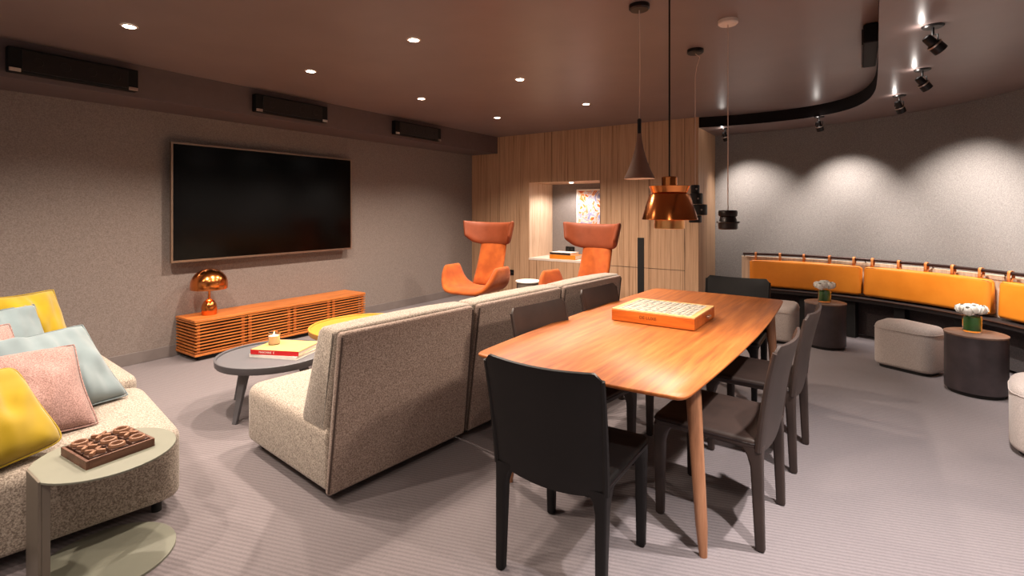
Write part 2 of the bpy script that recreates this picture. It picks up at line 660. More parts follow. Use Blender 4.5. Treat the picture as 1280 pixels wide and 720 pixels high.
# ================================================================== CEILING LIGHTS
def downlight(i, x, y, label, power):
    t_ = thing('ceiling_downlight', label, 'ceiling light', (x, y, CEIL), 0, 'recessed ceiling downlights')
    b = BM(); lathe(b, [(0.034, -0.001), (0.036, -0.006), (0.046, -0.004), (0.048, -0.0005)], 28); obj('trim_ring', b, 'white_trim', t_)
    b = BM(); lathe(b, [(0, -0.0025), (0.034, -0.0025), (0.034, -0.0008), (0, -0.0008)], 24); obj('lens', b, 'lens', t_)
    lamp('downlight_beam', (x, y, CEIL - 0.02), (x, y, 0), power, WARM, 132, 0.6, 0.035)


DL = [(-3.83, 1.27, 'ceiling downlight furthest left, above the cushioned seats'),
      (-3.81, 2.55, 'ceiling downlight above the left end of the wall television'),
      (-2.52, 2.48, 'ceiling downlight nearest the top of the picture, over the near sofa seat'),
      (-3.79, 3.84, 'ceiling downlight in the row nearest the television, third from left'),
      (-2.50, 3.77, 'ceiling downlight over the far end of the grey sofa'),
      (-3.78, 5.18, 'ceiling downlight above the orange chair by the left wall'),
      (-2.48, 5.07, 'ceiling downlight above the orange chair before the niche')]
for i, (x, y, lb) in enumerate(DL):
    downlight(i, x, y, lb, P_DOWN)
# unseen beams outside the frame: grid downlights, then off-grid ones added as fill
for x, y, p in ((-2.52, 1.2, 1), (-3.83, -0.05, 1), (-2.52, -0.05, 1), (-1.2, -0.4, 0.6), (-0.1, 0.3, 0.5)):
    lamp('downlight_beam', (x, y, CEIL - 0.02), (x, y, 0), P_NEAR * p, WARM, 125, 0.55, 0.035)


def track_spot(x, y, target, label, power):
    """surface spot: canopy, yoke, can, lit ring; the can tips outwards to the curved wall"""
    dx, dy, dz = target[0] - x, target[1] - y, LOWC - 0.10 - target[2]
    aimdeg = math.degrees(math.atan2(dy, dx)) + 180
    tilt = math.atan2(math.hypot(dx, dy), dz)
    t_ = thing('track_spotlight', label, 'spotlight', (x, y, LOWC), math.radians(aimdeg), 'spotlights along the lower ceiling')
    b = BM(); lathe(b, [(0, -0.012), (0.045, -0.012), (0.052, -0.004), (0.052, 0), (0, 0)], 28); obj('canopy', b, 'black_metal', t_)
    b = BM(); tube(b, [(0, 0, -0.01), (0, 0, -0.055)], 0.007); obj('stem', b, 'black_metal', t_)
    b = BM()
    tube(b, [(0, -0.038, -0.095), (0, -0.038, -0.06), (0, 0, -0.052), (0, 0.038, -0.06), (0, 0.038, -0.095)], 0.004, 8)
    obj('yoke', b, 'black_metal', t_)
    mt = tr(0, 0, -0.10) @ ry(tilt)       # local -z is the beam
    b = BM(); lathe(b, [(0, 0.055), (0.018, 0.053), (0.024, 0.045), (0.026, 0.0), (0.034, -0.006)], 24)
    lathe(b, [(0.036, -0.014), (0.036, -0.060), (0.030, -0.060), (0.030, -0.02)], 24)
    bmesh.ops.transform(b, matrix=mt, verts=b.verts[:]); can = obj('lamp_can', b, 'black_metal', t_)
    b = BM(); lathe(b, [(0.034, -0.006), (0.038, -0.007), (0.038, -0.015), (0.034, -0.015)], 24)
    bmesh.ops.transform(b, matrix=mt, verts=b.verts[:]); obj('silver_ring', b, 'silver', t_)
    b = BM(); cyl(b, 0.029, -0.040, -0.037, 20)
    bmesh.ops.transform(b, matrix=mt, verts=b.verts[:]); obj('lens', b, 'spot_face', can)
    a = math.radians(aimdeg)
    face = Vector((x, y, LOWC - 0.10)) + (rz(a) @ ry(tilt)).to_3x3() @ Vector((0, 0, -0.065))
    beam = (rz(a) @ ry(tilt)).to_3x3() @ Vector((0, 0, -1))
    lamp('spot_beam', face, face + beam, power, NEUT, 88, 1.0, 0.025)
    back = Vector((x, y, LOWC - 0.035)) - Vector((beam.x, beam.y, 0)).normalized() * 0.06
    bulb('spot_back_glow', back, 0.25, NEUT, 0.008)


for x, y, tg, lb, p in ((0.351, 3.698, (1.70, 4.45, 0.9), 'black spotlight nearest the camera on the lower ceiling', P_TRACK),
                        (0.396, 4.803, (1.45, 5.55, 0.9), 'second black spotlight from the front of the lower ceiling', P_TRACK),
                        (0.313, 5.784, (0.86, 6.5, 1.0), 'middle black spotlight below the end of the curved step', P_TRACK),
                        (-0.355, 6.60, (-0.1, 7.18, 1.1), 'small black spotlight right of the hanging pendants, near the curved step', P_TRACK * 0.75),
                        (-1.40, 6.86, (-1.12, 7.46, 1.15), 'farthest black spotlight in the corner by the wood wall', P_TRACK * 0.6)):
    track_spot(x, y, tg, lb, p)
# more of the row, nearer than the frame shows
for x, y in ((0.40, 2.5), (0.45, 1.3)):
    lamp('spot_beam', (x, y, LOWC - 0.12), (x + 0.35, y + 0.1, 0), P_TRACK * 1.5, NEUT, 100, 0.6, 0.03)

# ================================================================== BAR SPEAKERS
def bar_speaker(y0, y1, label):
    L = y1 - y0
    t_ = thing('bar_speaker', label, 'speaker', (-4.80, (y0 + y1) / 2, 2.405), 0, 'long black speakers on the soffit')
    b = BM(); box(b, 0.002, 0.07, -L / 2, L / 2, -0.085, 0.085); obj('housing', b, 'black_plastic', t_, bevel=0.006)
    b = BM(); box(b, 0.07, 0.078, -L / 2 + 0.07, L / 2 - 0.07, -0.07, 0.07); obj('grille', b, 'grille', t_, bevel=0.003)
    for s in (-1, 1):
        b = BM(); box(b, 0.07, 0.079, s * (L / 2 - 0.035) - 0.03, s * (L / 2 - 0.035) + 0.03, -0.083, -0.058); obj('metal_badge', b, 'silver', t_, bevel=0.002)
    for k in range(4):
        b = BM(); yy = -L / 2 + L * (k + 1) / 5
        lathe(b, [(0, 0.0), (0.028, 0.0), (0.031, 0.002), (0.03, 0.004), (0.012, 0.001), (0, 0.003)], 20)
        bmesh.ops.transform(b, matrix=tr(0.078, yy, 0) @ ry(PI / 2), verts=b.verts[:])
        obj('speaker_cone', b, 'grille', t_)


bar_speaker(0.88, 1.63, 'long black bar speaker on the soffit, nearest and leftmost')
bar_speaker(2.58, 3.37, 'black bar speaker on the soffit above the right half of the television')
bar_speaker(4.34, 5.17, 'black bar speaker on the soffit nearest the wood wall')
t_ = thing('wall_speaker', 'black upright speaker fixed on the curved ceiling step', 'speaker', (0.104, 4.2, 2.485), 0)
b = BM(); box(b, -0.075, 0.006, -0.34, 0.34, -0.06, 0.06); obj('housing', b, 'black_plastic', t_, bevel=0.01)
b = BM(); box(b, -0.082, -0.075, -0.27, 0.27, -0.05, 0.05); obj('grille', b, 'grille', t_, bevel=0.003)
b = BM(); box(b, -0.08, -0.02, 0.341, 0.346, -0.055, -0.01); obj('metal_badge', b, 'silver', t_)

# ================================================================== PENDANTS
def canopy(t_, mat, z):
    b = BM(); lathe(b, [(0, z - 0.03), (0.05, z - 0.03), (0.058, z - 0.022), (0.058, z - 0.001), (0, z - 0.001)], 28); obj('ceiling_canopy', b, mat, t_)


# cone pendant
x, y = -1.03, 2.79
t_ = thing('pendant_lamp', 'slim taupe cone pendant lamp above the dining table', 'pendant lamp', (x, y, 0), 0, 'pendant lamps over the dining table')
canopy(t_, 'bronze_metal', CEIL)
b = BM(); tube(b, [(0, 0, CEIL - 0.03), (0.004, 0, 2.2), (0, 0, 1.89)], 0.003, 8); obj('cord', b, 'cable_pale', t_)
b = BM(); lathe(b, [(0, 1.81), (0.011, 1.81), (0.011, 1.895), (0.006, 1.90), (0, 1.90)], 18); obj('cord_grip', b, 'black_metal', t_)
b = BM(); lathe(b, [(0.084, 1.556), (0.085, 1.562), (0.066, 1.60), (0.045, 1.655), (0.026, 1.72), (0.015, 1.78), (0.012, 1.815), (0, 1.815), (0, 1.80), (0.010, 1.79), (0.022, 1.72), (0.04, 1.655), (0.06, 1.60), (0.079, 1.562), (0.084, 1.556)], 36); obj('lamp_shade', b, 'pend_brown', t_)
b = BM(); cyl(b, 0.074, 1.566, 1.570, 28); obj('diffuser', b, 'led', t_)
lamp('pendant_beam', (x, y, 1.555), (x, y, 0.7), 16, WARM, 152, 0.4, 0.05)

# copper pendant
x, y = -0.695, 2.26
t_ = thing('pendant_lamp', 'polished copper pendant lamp with stepped bands, on a black cord', 'pendant lamp', (x, y, 0), 0, 'pendant lamps over the dining table')
canopy(t_, 'bronze_metal', CEIL)
b = BM(); tube(b, [(0, 0, CEIL - 0.03), (0, 0, 1.51)], 0.004, 8); obj('cord', b, 'black_metal', t_)
b = BM(); lathe(b, [(0.034, 1.465), (0.034, 1.524), (0.031, 1.527), (0.006, 1.527)], 36); obj('neck', b, 'copper', t_)
b = BM(); lathe(b, [(0.030, 1.468), (0.066, 1.452), (0.078, 1.470), (0.088, 1.485), (0.089, 1.484), (0.074, 1.449), (0.070, 1.447), (0.028, 1.462)], 48); obj('upper_collar', b, 'copper', t_)
b = BM(); lathe(b, [(0.086, 1.449), (0.088, 1.447), (0.121, 1.336), (0.119, 1.335), (0.084, 1.445), (0.062, 1.445), (0.062, 1.449), (0.086, 1.449)], 48); obj('lamp_shade', b, 'copper', t_)
b = BM(); cyl(b, 0.064, 1.440, 1.452, 32); obj('diffuser', b, 'led', t_)
b = BM(); lathe(b, [(0.062, 1.40), (0.065, 1.40), (0.066, 1.296), (0.063, 1.295), (0.061, 1.40)], 40); obj('lower_band', b, 'copper_in', t_)
b = BM(); cyl(b, 0.058, 1.318, 1.322, 28); obj('lower_diffuser', b, 'led', t_)
lamp('pendant_beam', (x, y, 1.29), (x, y, 0.7), 18, WARM, 158, 0.4, 0.05)

# black stacked pendant
x, y = -0.98, 3.80
t_ = thing('pendant_lamp', 'black pendant of offset stacked drums hanging behind the copper lamp', 'pendant lamp', (x, y, 0), 0, 'pendant lamps over the dining table')
canopy(t_, 'black_metal', CEIL)
b = BM(); tube(b, [(0, 0, CEIL - 0.03), (0.028, 0.02, CEIL - 0.055), (0.01, 0.006, CEIL - 0.12), (0.0, 0, CEIL - 0.2), (0, 0, 1.56)], 0.0025, 8); obj('cord', b, 'cable_pale', t_)
for ox, r, z0, z1 in ((0.0, 0.031, 1.50, 1.56), (0.008, 0.045, 1.42, 1.50), (0.03, 0.055, 1.34, 1.418), (0.0, 0.045, 1.285, 1.338)):
    b = BM(); lathe(b, [(0, z0), (r - 0.004, z0), (r, z0 + 0.004), (r, z1 - 0.004), (r - 0.004, z1), (0, z1)], 28, ox * 0.825, ox * 0.565)
    d_ = obj('drum', b, 'black_metal', t_)
    b = BM(); lathe(b, [(0, 0), (0.007, 0), (0.006, 0.004), (0, 0.005)], 14)
    bmesh.ops.transform(b, matrix=tr(ox * 0.825 + (r - 0.001) * 0.5, ox * 0.565 - (r - 0.001) * 0.866, (z0 + z1) / 2) @ rz(math.radians(-60)) @ ry(PI / 2), verts=b.verts[:])
    obj('pin', b, 'silver', d_)

# dark disc pendant
x, y = -0.66, 3.32
t_ = thing('pendant_lamp', 'dark bronze pendant of stacked flat discs, rightmost over the table', 'pendant lamp', (x, y, 0), 0, 'pendant lamps over the dining table')
canopy(t_, 'white_trim', CEIL)
b = BM(); tube(b, [(0, 0, CEIL - 0.03), (0, 0, 1.375)], 0.003, 8); obj('cord', b, 'cable_pale', t_)
b = BM(); lathe(b, [(0, 1.336), (0.046, 1.336), (0.054, 1.342), (0.056, 1.362), (0.052, 1.374), (0.02, 1.377), (0, 1.377)], 32); obj('upper_disc', b, 'bronze_metal', t_)
b = BM(); lathe(b, [(0, 1.305), (0.052, 1.305), (0.050, 1.318), (0.044, 1.336), (0, 1.336)], 32); obj('middle_disc', b, 'bronze_metal', t_)
b = BM(); lathe(b, [(0, 1.297), (0.064, 1.297), (0.067, 1.302), (0.064, 1.307), (0, 1.307)], 32); obj('rim_disc', b, 'bronze_metal', t_)
b = BM(); lathe(b, [(0, 1.258), (0.050, 1.258), (0.056, 1.264), (0.056, 1.297), (0, 1.297)], 32); obj('lower_disc', b, 'bronze_metal', t_)

# ================================================================== TELEVISION, CONSOLE, TABLE LAMP
t_ = thing('television', 'large flat black television mounted on the left wall', 'television', (-5.23, 3.063, 1.446))
w2, h2 = 1.0, 0.555
b = BM(); box(b, -0.03, 0.0, -w2, w2, -h2, h2); obj('housing', b, 'black_plastic', t_, bevel=0.004)
b = BM(); box(b, 0.0, 0.003, -w2 + 0.012, w2 - 0.012, -h2 + 0.016, h2 - 0.012); obj('screen', b, 'tv_screen', t_, smooth=False)
b = BM()
box(b, -0.025, 0.006, -w2 - 0.006, -w2 + 0.010, -h2 - 0.006, h2 + 0.006)
box(b, -0.025, 0.006, w2 - 0.010, w2 + 0.006, -h2 - 0.006, h2 + 0.006)
box(b, -0.025, 0.006, -w2 + 0.010, w2 - 0.010, h2 - 0.008, h2 + 0.006)
box(b, -0.025, 0.006, -w2 + 0.010, w2 - 0.010, -h2 - 0.006, -h2 + 0.014)
obj('bezel', b, 'tv_frame', t_)
b = BM(); box(b, -0.098, -0.03, -0.35, 0.35, -0.25, 0.25); obj('wall_bracket', b, 'black_metal', t_)

t_ = thing('media_console', 'low walnut media console with louvred slat doors under the television', 'cabinet', (-5.12, 3.085, 0))
DX, L2, HC = 0.195, 0.955, 0.375
b = BM(); box(b, -DX + 0.01, DX - 0.07, -L2 + 0.05, L2 - 0.05, 0.05, HC - 0.02); obj('carcass', b, 'console_dark', t_, smooth=False)
b = BM(); box(b, -DX, DX, -L2, L2, HC - 0.022, HC); obj('top_board', b, 'console', t_, bevel=0.003)
b = BM(); box(b, -DX, DX, -L2, L2, 0.045, 0.066); obj('bottom_board', b, 'console', t_, bevel=0.003)
b = BM(); box(b, -DX + 0.04, DX - 0.04, -L2 + 0.05, L2 - 0.05, 0, 0.045); obj('plinth', b, 'black_foot', t_)
NS = 10
zs = [0.082 + k * (HC - 0.022 - 0.082 - 0.012) / (NS - 1) for k in range(NS)]
edges = [-L2, -0.48, 0.0, 0.48, L2]
for i in range(4):
    b = BM()
    for z in zs:
        box(b, DX - 0.014, DX - 0.002, edges[i] + 0.003, edges[i + 1] - 0.003, z - 0.0055, z + 0.0055)
    for yy in (edges[i] + 0.035, edges[i + 1] - 0.035):
        box(b, DX - 0.026, DX - 0.014, yy - 0.014, yy + 0.014, 0.068, HC - 0.024)
    obj('louvre_door', b, 'console', t_, smooth=False)
for s in (-1, 1):
    b = BM()
    for z in zs:
        box(b, -DX + 0.004, DX - 0.004, s * (L2 - 0.014) - 0.012, s * (L2 - 0.014) + 0.012, z - 0.0055, z + 0.0055)
    obj('side_louvres', b, 'console', t_, smooth=False)

t_ = thing('table_lamp', 'shiny copper mushroom table lamp on the walnut media console', 'table lamp', (-5.13, 2.345, 0.375))
b = BM(); lathe(b, [(0, 0.0), (0.062, 0.0), (0.066, 0.006), (0.066, 0.07), (0.060, 0.10), (0.044, 0.13), (0.018, 0.148), (0, 0.15)], 36); obj('lamp_base', b, 'copper', t_)
b = BM(); tube(b, [(0, 0, 0.145), (0, 0, 0.30)], 0.011, 16); obj('stem', b, 'copper', t_)
prof = [(0.155, 0.245), (0.158, 0.25), (0.158, 0.29)] + [(0.158 * math.cos(a), 0.29 + 0.15 * math.sin(a)) for a in [PI / 2 * k / 10 for k in range(1, 10)]] + [(0, 0.44)]
b = BM(); lathe(b, prof + [(0, 0.434)] + [(0.150 * math.cos(a), 0.29 + 0.143 * math.sin(a)) for a in [PI / 2 * k / 8 for k in range(7, 0, -1)]] + [(0.151, 0.29), (0.151, 0.247), (0.155, 0.245)], 48); obj('lamp_shade', b, 'copper', t_)
bulb('table_lamp_bulb', (-5.13, 2.345, 0.375 + 0.285), 0.7, WARM, 0.025)
b = BM(); lathe(b, [(0, 0.30), (0.02, 0.31), (0.03, 0.335), (0.02, 0.36), (0, 0.37)], 20); obj('light_bulb', b, 'led', t_)

# ================================================================== SOFA MODULES
def sofa_module(label, loc, rotz, group):
    W_, D_ = 0.89, 0.91
    t_ = thing('sofa_module', label, 'sofa', loc, rotz, group)
    out = roundpoly([(-W_ / 2, -D_ / 2), (W_ / 2, -D_ / 2), (W_ / 2, D_ / 2), (-W_ / 2, D_ / 2)], [0.02, 0.02, 0.11, 0.11], 8)
    b = BM(); softslab(b, out, 0.065, 0.375, 0.055, 0.02, 5, 0.03); obj('seat_base', b, 'sofa', t_, ang=70)
    # rear panel, tipped back
    b = BM(); box(b, -W_ / 2 + 0.004, W_ / 2 - 0.004, -0.02, 0.02, 0, 0.775)
    for v_ in b.verts:
        v_.co.x *= 1 - 0.03 * v_.co.z
    bmesh.ops.transform(b, matrix=tr(0, -D_ / 2 + 0.008, 0.05) @ rx(math.radians(6.5)), verts=b.verts[:])
    pn = obj('back_panel', b, 'sofa_back', t_, bevel=0.018, seg=3)
    for sx in (-1, 1):
        q = [(sx * (W_ / 2 - 0.004), -D_ / 2 - 0.012, 0.07), (sx * (W_ / 2 - 0.013), -D_ / 2 - 0.053, 0.42), (sx * (W_ / 2 - 0.023), -D_ / 2 - 0.098, 0.80)]
        b = BM(); tube(b, q, 0.005, 8); obj('piping', b, 'piping', pn)
    # thick leaning wedge of the backrest
    prof_ = roundpoly([(-0.435, 0.33), (-0.19, 0.33), (-0.37, 0.83), (-0.53, 0.83)], [0.03, 0.05, 0.06, 0.02], 6)
    b = BM()
    rings = []
    Wc = W_ - 0.01
    for s, ins in ((-1, 0.028), (-0.985, 0.010), (-0.95, 0.0), (-0.5, -0.006), (0, -0.008), (0.5, -0.006), (0.95, 0.0), (0.985, 0.010), (1, 0.028)):
        rings.append([(s * Wc / 2 * (1 - 0.0 * z_), y_, z_) for y_, z_ in offset_poly(prof_, ins)])
    loft(b, rings); obj('back_cushion', b, 'sofa', t_, ang=60)
    for sx in (-1, 1):
        for sy in (-1, 1):
            b = BM(); cyl(b, 0.02, 0, 0.075, 14, sx * (W_ / 2 - 0.09), sy * (D_ / 2 - 0.09)); obj('foot', b, 'black_foot', t_)
    return t_


SA = math.radians(-5.6)                      # the sofa's line swings a little to the right
org = Vector((-2.025, 1.435, 0))
ax = Vector((math.sin(-SA), math.cos(SA), 0))    # along the back
inw = Vector((-math.cos(SA), math.sin(-SA) * 1.0, 0))
first = None
labels = ['grey tweed armless sofa seat nearest the camera, beside the slate coffee table',
          'middle grey tweed armless seat of the sofa in the room centre',
          'farthest grey tweed armless sofa seat, in front of the right orange chair']
for k in range(3):
    c_ = org + ax * (0.89 * (k + 0.5) + 0.010 * k) + inw * 0.455
    rot = PI / 2 + SA
    if first is None:
        first = sofa_module(labels[0], c_, rot, 'armless grey sofa modules')
    else:
        dup(first, c_, rot, labels[k])
for lb, fx, fy, r_ in (('grey tweed armless seat beside the sage side table', -2.55, 1.06, -9), ('grey tweed armless seat at far left, under the back yellow pillow', -3.585, 1.25, -4)):
    r_ = math.radians(r_)
    mx_ = Matrix.Rotation(r_, 3, 'Z')
    c_ = Vector((fx, fy, 0)) + mx_ @ Vector((-0.445, -0.455, 0))
    dup(first, c_, r_, lb)

# ================================================================== PILLOWS
def pillow(label, mat, size, loc, rot, thick=0.16, seed=0, corner=0.05):
    n = 26
    b = BM()
    A = []
    for sgn in (1, -1):
        g = []
        for i in range(n + 1):
            row = []
            for j in range(n + 1):
                u = -1 + 2 * i / n; v_ = -1 + 2 * j / n
                e = max(0, (1 - u * u) * (1 - v_ * v_))
                h = thick / 2 * e ** 0.5
                pin = 0.09
                cr = 1 - corner * (u * v_) ** 4
                px = size / 2 * u * (1 - pin * (1 - v_ * v_)) * cr
                py = size / 2 * v_ * (1 - pin * (1 - u * u)) * cr
                nz_ = noise.noise(Vector((u * 1.9 + seed * 3.1, v_ * 1.9, seed + sgn * 0.5)))
                fold = noise.noise(Vector((u * 4.0 + seed, v_ * 1.4 + 2 * u, seed * 1.7)))
                h += (0.024 * nz_ + 0.030 * fold) * e ** 0.3
                row.append(Vector((px, h * sgn, py)))
            g.append(row)
        A.append(g)
    V = [[[None] * (n + 1) for _ in range(n + 1)] for _ in range(2)]
    for i in range(n + 1):
        for j in range(n + 1):
            edge = i in (0, n) or j in (0, n)
            if edge:
                q = (A[0][i][j] + A[1][i][j]) / 2
                V[0][i][j] = V[1][i][j] = b.verts.new(q)
            else:
                for k in (0, 1):
                    V[k][i][j] = b.verts.new(A[k][i][j])
    for k in (0, 1):
        for i in range(n):
            for j in range(n):
                q = (V[k][i][j], V[k][i + 1][j], V[k][i + 1][j + 1], V[k][i][j + 1])
                b.faces.new(q if k else q[::-1])
    o = obj('throw_pillow', b, mat, None, ang=180, sub=1)
    o.location = loc
    o.rotation_euler = rot
    tag(o, label, 'pillow', 'throw pillows on the left seats')
    # seam cord round the rim
    b = BM()
    rim = [A[0][i][0] for i in range(n)] + [A[0][n][j] for j in range(n)] + [A[0][n - i][n] for i in range(n)] + [A[0][0][n - j] for j in range(n)]
    rim = [Vector((p.x, 0, p.z)) for p in rim]
    rim.append(rim[0])
    tube(b, rim, 0.0035, 6)
    obj('seam', b, mat, o)
    return o


D = math.radians
pillow('yellow velvet pillow in front, nearest the sage side table', 'yellow', 0.47, (-2.84, 0.42, 0.535), (D(50), D(7), D(-79)), 0.22, 1, 0.13)
pillow('pink tweed pillow between the yellow and grey-blue pillows in front', 'pink', 0.49, (-3.057, 0.604, 0.555), (D(49), D(-1), D(-90)), 0.19, 2)
pillow('larger grey-blue velvet pillow leaning behind the pink one in front', 'blue', 0.51, (-3.281, 0.773, 0.575), (D(44), D(-1), D(-71)), 0.19, 3)
pillow('small corner of a pink pillow at the left edge of the picture', 'pink', 0.44, (-3.72, 0.56, 0.575), (D(36), D(0), D(-75)), 0.19, 4)
pillow('grey-blue velvet pillow at the back, before the back yellow one', 'blue', 0.48, (-4.085, 0.731, 0.595), (D(32), D(-1), D(-72)), 0.19, 5)
pillow('yellow velvet pillow at the back, topmost against the left wall', 'yellow', 0.49, (-4.286, 0.877, 0.635), (D(27), D(-1), D(-67)), 0.19, 6)

# ================================================================== SAGE SIDE TABLE AND NOUGHTS-AND-CROSSES SET
TX, TY, TR = -2.44, 0.735, 0.228
t_ = thing('side_table', 'sage metal side table with rounded top holding the wooden game', 'side table', (TX, TY, 0))
def dshape(r, cut):
    pts = []
    a0 = math.asin(cut / r)
    for k in range(49):
        a = a0 + (PI - 2 * a0) * k / 48
        pts.append((r * math.cos(a), r * math.sin(a)))
    return pts
CUT = -0.213
b = BM(); prism(b, dshape(TR, CUT), 0.416, 0.424); obj('tabletop', b, 'sage', t_, bevel=0.0015)
b = BM(); prism(b, dshape(TR, CUT), 0.0, 0.010); obj('base_plate', b, 'sage', t_, bevel=0.0015)
b = BM(); box(b, -0.075, 0.075, CUT - 0.006, CUT + 0.004, 0.0, 0.424); box(b, 0.045, 0.075, CUT + 0.004, CUT + 0.028, 0.01, 0.416); obj('post', b, 'sage_dark', t_, bevel=0.002)

gx, gy, gr = -2.452, 0.745, D(4)
gt = thing('game_tray', 'dark wooden tray holding the noughts and crosses blocks', 'game tray', (gx, gy, 0.424), gr)
HS = 0.113
b = BM(); box(b, -HS, HS, -HS, HS, 0, 0.006); obj('tray_floor', b, 'tray', gt)
b = BM()
box(b, -HS, HS, -HS, -HS + 0.010, 0.006, 0.032); box(b, -HS, HS, HS - 0.010, HS, 0.006, 0.032)
box(b, -HS, -HS + 0.010, -HS + 0.010, HS - 0.010, 0.006, 0.032); box(b, HS - 0.010, HS, -HS + 0.010, HS - 0.010, 0.006, 0.032)
obj('rim', b, 'tray', gt, bevel=0.0015)
b = BM()
for s in (-1, 1):
    box(b, s * 0.0345 - 0.002, s * 0.0345 + 0.002, -HS + 0.01, HS - 0.01, 0.006, 0.022)
    box(b, -HS + 0.01, HS - 0.01, s * 0.0345 - 0.002, s * 0.0345 + 0.002, 0.006, 0.0215)
obj('divider', b, 'tray', gt)


def piece(kind, cx, cy, label):
    p = Matrix.Rotation(gr, 3, 'Z') @ Vector((cx, cy, 0)) + Vector((gx, gy, 0.431))
    t_ = thing('game_block', label, 'game piece', p, gr, 'noughts and crosses blocks')
    b = BM(); box(b, -0.0285, 0.0285, -0.0285, 0.0285, 0, 0.028); obj('block', b, 'piece', t_, bevel=0.002)
    b = BM()
    if kind == 'O':
        lathe(b, [(0.0165, 0.0282), (0.026, 0.0282), (0.028, 0.030), (0.026, 0.040), (0.0225, 0.042), (0.019, 0.040), (0.0165, 0.030), (0.0165, 0.0282)], 28)
        obj('raised_nought', b, 'letter', t_)
    else:
        for a in (45, -45):
            box(b, -0.033, 0.033, -0.006, 0.006, 0.0282, 0.042, rz(D(a)))
        obj('raised_cross', b, 'letter', t_, bevel=0.002)


# columns run along +Y (away in the picture's left-to-right), rows along -X (away)
grid = [('O', 0, 2, 'nought block in the back left corner of the tray'), ('X', 0, 1, 'cross block in the middle of the left column of the tray'), ('X', 0, 0, 'cross block in the near left corner of the tray'),
        ('X', 1, 2, 'cross block at the back of the middle column of the tray'), ('O', 1, 1, 'nought block in the centre of the tray'), ('O', 1, 0, 'nought block at the front of the middle column of the tray'),
        ('O', 2, 2, 'nought block in the back right corner of the tray'), ('X', 2, 1, 'cross block in the middle of the right column of the tray'), ('O', 2, 0, 'nought block in the near right corner of the tray')]
for kd, ci, ri, lb in grid:
    piece(kd, (1 - ri) * 0.069, (ci - 1) * 0.069, lb)

# ================================================================== COFFEE TABLES
def coffee_table(label, loc, rotz, mt, ml, r=0.365):
    t_ = thing('coffee_table', label, 'coffee table', loc, rotz, 'round tray-topped coffee tables')
    h = 0.37
    b = BM(); cyl(b, r - 0.012, h - 0.03, h - 0.012, 56); obj('tabletop', b, mt, t_)
    b = BM(); lathe(b, [(r - 0.012, h - 0.045), (r - 0.004, h - 0.045), (r, h - 0.04), (r + 0.004, h), (r, h + 0.002), (r - 0.012, h - 0.002), (r - 0.012, h - 0.045)], 56); obj('rim', b, ml, t_)
    for k in range(4):
        a = D(45 + 90 * k)
        b = BM()
        top = Vector(((r - 0.12) * math.cos(a), (r - 0.12) * math.sin(a), h - 0.03)); bot = Vector(((r - 0.03) * math.cos(a), (r - 0.03) * math.sin(a), 0.0))
        tg = Vector((-math.sin(a), math.cos(a), 0)); rd = Vector((math.cos(a), math.sin(a), 0))
        rings = []
        for p, w_, d_ in ((bot, 0.016, 0.011), (top, 0.030, 0.016)):
            rings.append([tuple(p + tg * w_ * sx + rd * d_ * sy) for sx, sy in ((-1, -1), (1, -1), (1, 1), (-1, 1))])
        loft(b, rings); obj('leg', b, ml, t_, bevel=0.004)
    return t_


CT = (-3.40, 1.985, 0)
coffee_table('slate grey round coffee table carrying the books and candle', CT, D(62), 'slate_top', 'slate')
coffee_table('mustard yellow round coffee table beyond the slate one', (-3.56, 2.93, 0), D(20), 'mustard', 'mustard', 0.475)

# books and candle on the slate table
def book(name, label, loc, rotz, w_, d_, th, cover, spine, group, text=None, textmat='cream'):
    t_ = thing(name, label, 'book', loc, rotz, group)
    b = BM(); box(b, -w_ / 2 + 0.004, w_ / 2 - 0.004, -d_ / 2 + 0.006, d_ / 2 - 0.004, 0.003, th - 0.003); obj('pages', b, 'page', t_)
    b = BM(); box(b, -w_ / 2, w_ / 2, -d_ / 2, d_ / 2, 0, 0.003); box(b, -w_ / 2, w_ / 2, -d_ / 2, d_ / 2, th - 0.003, th); obj('cover', b, cover, t_)
    b = BM(); box(b, -w_ / 2, w_ / 2, -d_ / 2 - 0.002, -d_ / 2 + 0.003, 0.0, th); sp = obj('spine', b, spine, t_)
    if text:
        b = text_bm(text, th * 0.62)
        bmesh.ops.transform(b, matrix=tr(-w_ * 0.16, -d_ / 2 - 0.0025, th / 2) @ rx(PI / 2), verts=b.verts[:])
        obj('spine_lettering', b, textmat, sp, smooth=False)
    return t_


bc = Vector((-3.36, 2.055, 0))
BR = D(25)
zt = 0.37 - 0.012
book('book', 'white hardback lying under the red book on the slate table', (bc.x, bc.y, zt), BR - 0.06, 0.37, 0.285, 0.022, 'white', 'white', 'books on the slate coffee table')
book('book', 'red-spined book with yellow cover lying on the white book', (bc.x, bc.y, zt + 0.022), BR, 0.36, 0.275, 0.032, 'cream', 'red', 'books on the slate coffee table', 'MASCHINE  E', 'white')
t_ = thing('candle', 'lit cream candle in a glass tumbler on the books', 'candle', (bc.x - 0.105, bc.y - 0.03, zt + 0.054))
b = BM(); lathe(b, [(0, 0.0), (0.037, 0.0), (0.039, 0.004), (0.041, 0.088), (0.039, 0.088), (0.037, 0.006), (0, 0.006)], 28); obj('tumbler', b, 'clear', t_)
b = BM(); cyl(b, 0.0365, 0.0065, 0.062, 26); obj('wax', b, 'wax', t_)
b = BM(); lathe(b, [(0, 0.064), (0.004, 0.068), (0.005, 0.074), (0.002, 0.084), (0, 0.09)], 12); obj('flame', b, 'flame', t_)
b = BM(); tube(b, [(0, 0, 0.062), (0.001, 0, 0.07)], 0.001, 6); obj('wick', b, 'ink', t_)

